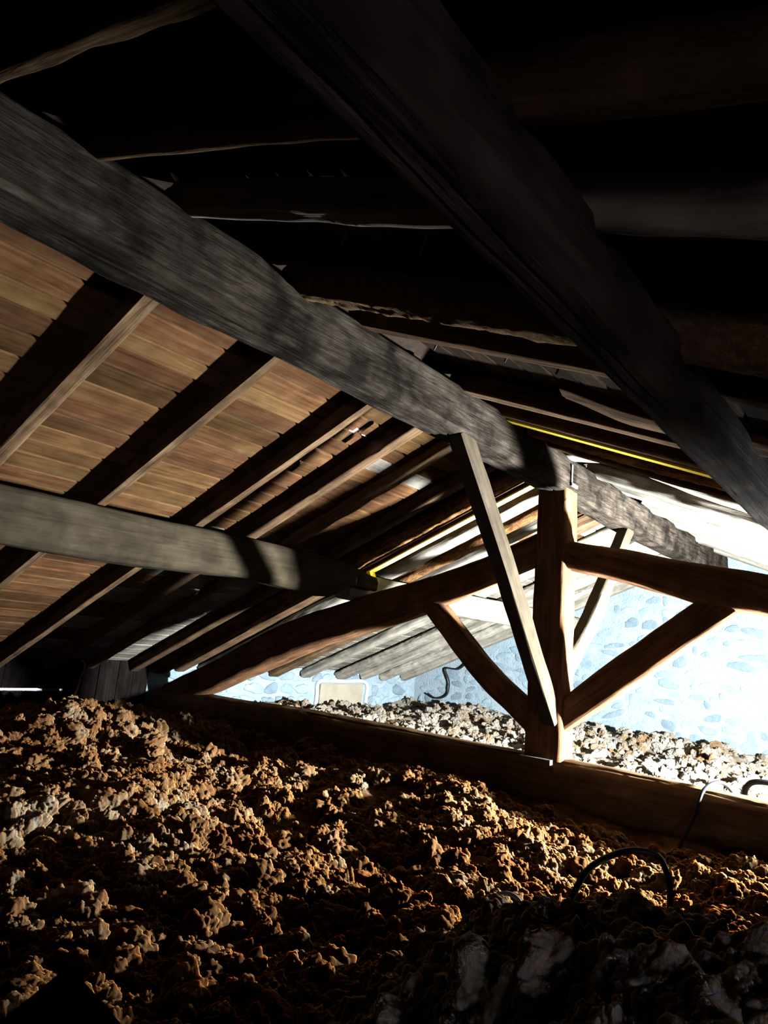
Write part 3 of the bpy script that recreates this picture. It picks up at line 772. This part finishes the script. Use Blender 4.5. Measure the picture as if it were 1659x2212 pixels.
def attr(name, typ, data, key, field):
    full = np.zeros((len(V),)+data.shape[1:], dtype=data.dtype); full[NF:] = data
    a = me.attributes.new(name, typ, 'POINT'); a.data.foreach_set(field, full.ravel())
attr('clump_on', 'FLOAT', np.ones(len(PT), dtype=np.float32), 0, 'value')
attr('clump_scale', 'FLOAT_VECTOR', PS.astype(np.float32), 0, 'vector')
attr('clump_rot', 'FLOAT_VECTOR', PRt.astype(np.float32), 0, 'vector')
attr('clump_kind', 'INT', rg.randint(0, 6, len(PT)).astype(np.int32), 0, 'value')
ins = link(bpy.data.objects.new('insulation', me))
ng = bpy.data.node_groups.new('clumps_on_points', 'GeometryNodeTree')
ng.interface.new_socket('Geometry', in_out='INPUT', socket_type='NodeSocketGeometry')
ng.interface.new_socket('Geometry', in_out='OUTPUT', socket_type='NodeSocketGeometry')
gi = ng.nodes.new('NodeGroupInput'); go = ng.nodes.new('NodeGroupOutput')
def named(nm, typ):
    n = ng.nodes.new('GeometryNodeInputNamedAttribute'); n.data_type = typ; n.inputs['Name'].default_value = nm
    return n.outputs['Attribute']
iop = ng.nodes.new('GeometryNodeInstanceOnPoints')
ci = ng.nodes.new('GeometryNodeCollectionInfo'); ci.inputs['Collection'].default_value = CLUMPS
ci.inputs['Separate Children'].default_value = True; ci.inputs['Reset Children'].default_value = True
cmp_ = ng.nodes.new('FunctionNodeCompare'); cmp_.data_type = 'FLOAT'; cmp_.operation = 'GREATER_THAN'; cmp_.inputs[1].default_value = 0.5
jn = ng.nodes.new('GeometryNodeJoinGeometry')
L_ = ng.links
L_.new(named('clump_on', 'FLOAT'), cmp_.inputs[0])
L_.new(gi.outputs[0], iop.inputs['Points']); L_.new(cmp_.outputs[0], iop.inputs['Selection'])
L_.new(ci.outputs[0], iop.inputs['Instance']); iop.inputs['Pick Instance'].default_value = True
L_.new(named('clump_kind', 'INT'), iop.inputs['Instance Index'])
L_.new(named('clump_rot', 'FLOAT_VECTOR'), iop.inputs['Rotation'])
L_.new(named('clump_scale', 'FLOAT_VECTOR'), iop.inputs['Scale'])
L_.new(gi.outputs[0], jn.inputs[0]); L_.new(iop.outputs[0], jn.inputs[0])
L_.new(jn.outputs[0], go.inputs[0])
gm = ins.modifiers.new('clumps', 'NODES'); gm.node_group = ng
tag(ins, 'loose fluffy brown and cream insulation heaped over the attic floor', 'insulation', kind='stuff')

# ------------------------------------------------------------------ small things
cond = tube('conduit', [(-1.02,5.75,-0.98), (-1.06,5.35,-0.86), (-1.12,5.13,-0.70), (-1.16,4.97,-0.675), (-1.19,4.80,-0.72), (-1.22,4.73,-0.86), (-1.27,4.62,-1.02), (-1.29,4.50,-1.16), (-1.29,4.45,-1.25)], 0.0125, M['conduit'], per=10)
tag(cond, 'black flexible conduit draped over the tie beam into the insulation', 'cable')
arc = tube('conduit', [(-0.87,1.95,-0.86), (-0.865,1.97,-0.74), (-0.848,2.04,-0.64), (-0.83,2.12,-0.585), (-0.784,2.27,-0.558), (-0.714,2.33,-0.562), (-0.668,2.29,-0.595), (-0.650,2.26,-0.65), (-0.645,2.24,-0.80)], 0.0095, M['conduit'], per=10)
tag(arc, 'black conduit arching out of the pale insulation heap', 'cable')
c2 = tube('cable_end', [(-1.25,2.29,-0.97), (-1.255,2.30,-0.845), (-1.225,2.31,-0.812), (-1.18,2.32,-0.812), (-1.145,2.31,-0.845), (-1.14,2.31,-0.97)], 0.008, M['greycable'], per=8)
tag(c2, 'short grey cable loop poking out of the insulation', 'cable')
c3 = tube('conduit', [(-1.10,5.55,-1.05), (-1.10,5.55,-0.80), (-1.075,5.55,-0.725), (-1.02,5.55,-0.695), (-0.90,5.55,-0.69), (-0.80,5.55,-0.74), (-0.77,5.55,-0.85), (-0.77,5.55,-1.05)], 0.02, M['conduit'], per=8)
tag(c3, 'dark pipe bend standing in the bright insulation behind the tie beam', 'pipe')
def dark_slab():  # flat black slab added to fill the dark near-left corner
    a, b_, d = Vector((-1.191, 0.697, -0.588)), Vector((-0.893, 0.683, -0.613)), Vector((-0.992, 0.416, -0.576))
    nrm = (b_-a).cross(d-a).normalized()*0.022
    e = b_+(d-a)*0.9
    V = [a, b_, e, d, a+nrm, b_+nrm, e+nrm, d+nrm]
    return mesh_obj('added_slab', V, [(0,1,2,3),(7,6,5,4),(0,4,5,1),(1,5,6,2),(2,6,7,3),(3,7,4,0)], M['black'])
tag(dark_slab(), 'dark board corner poking up out of the insulation, far from the truss', 'board')
bd = boxes('board_panel', [(X_LEFT+0.005, X_LEFT+0.03, 7.72, 8.72, -1.15, -0.66)], M['board'])
tag(bd, 'beige flat board closing an opening in the stone eaves wall', 'board')
fr = tube('plaster_edge', [(X_LEFT+0.01,7.66,-1.15), (X_LEFT+0.015,7.67,-0.85), (X_LEFT+0.01,7.70,-0.63), (X_LEFT+0.015,8.2,-0.62), (X_LEFT+0.01,8.80,-0.63), (X_LEFT+0.012,8.84,-0.9), (X_LEFT+0.01,8.85,-1.15)], 0.035, M['limewhite'], seg=8, per=6)
fr.parent = bd; fr.matrix_parent_inverse = bd.matrix_world.inverted(); fr['label'] = 'white plaster smeared round the board'
wr = tube('hanging_wire', [(-6.25,10.14,-0.12), (-6.45,10.15,-0.28), (-6.72,10.15,-0.30), (-6.62,10.14,-0.52), (-6.66,10.15,-0.74), (-6.85,10.13,-0.82), (-7.05,10.13,-0.76)], 0.014, M['conduit'], per=8)
tag(wr, 'black wire curling down the corner of the stone gable', 'wire')
tw = tube('hanging_twig', [(-7.22,3.78,-0.46), (-7.22,3.83,-0.50), (-7.22,3.80,-0.70), (-7.22,3.76,-1.0)], 0.011, M['wire'], per=8, seg=7)
tag(tw, 'thin rusty strip hanging down beside the eaves wall slit', 'strip')

# ------------------------------------------------------------------ the lamp (just outside the picture)
zf = float(insul_z(np.array([LAMP.x]), np.array([LAMP.y]))[0])
base = Vector((LAMP.x+0.03, LAMP.y, zf))
lamp = bpy.data.objects.new('work_lamp', None); C.objects.link(lamp); lamp.location = base
tag(lamp, 'small square floodlight on a black tripod stand behind the truss', 'lamp')
aim = LAMP_AIM.normalized(); sx_ = Vector((0, 0, 1)).cross(aim).normalized(); sz_ = aim.cross(sx_)
R = Matrix((sx_, sz_, aim)).transposed().to_4x4(); R.translation = LAMP
w2, h2_ = LAMP_W/2, LAMP_H/2
parts = []
parts.append(mesh_obj('light_panel', [(-w2,-h2_,0), (w2,-h2_,0), (w2,h2_,0), (-w2,h2_,0)], [(0,1,2,3)],
                      plain('flood_light', (0.8,0.8,0.8), 0.5, emit=(LAMP_COLOR, LAMP_STRENGTH)), matrix=R))
e = 0.012
Vh, Fh = [], []
for b in ((-w2-e,w2+e,-h2_-e,h2_+e,-0.06,-0.003), (-w2-e,-w2,-h2_-e,h2_+e,-0.003,0.012), (w2,w2+e,-h2_-e,h2_+e,-0.003,0.012), (-w2,w2,h2_,h2_+e,-0.003,0.012), (-w2,w2,-h2_-e,-h2_,-0.003,0.012)):
    v, f = box_geo(*b, base=len(Vh)); Vh += v; Fh += f
parts.append(mesh_obj('housing', Vh, Fh, M['conduit'], matrix=R))
bk = LAMP-aim*0.035
parts.append(tube('pole', [base+Vector((0,0,0.10)), (base+bk)/2+Vector((0,0,0.03)), bk-Vector((0,0,h2_))], 0.012, M['conduit'], per=6, seg=10))
for k in range(3):
    a = k*2.094+0.4
    parts.append(tube('leg', [base+Vector((0,0,0.22)), base+Vector((0.11*math.cos(a),0.11*math.sin(a),0.10)), base+Vector((0.22*math.cos(a),0.22*math.sin(a),-0.05))], 0.008, M['conduit'], per=4, seg=8))
for o in parts:
    o.parent = lamp; o.matrix_parent_inverse = Matrix.Translation(base).inverted()
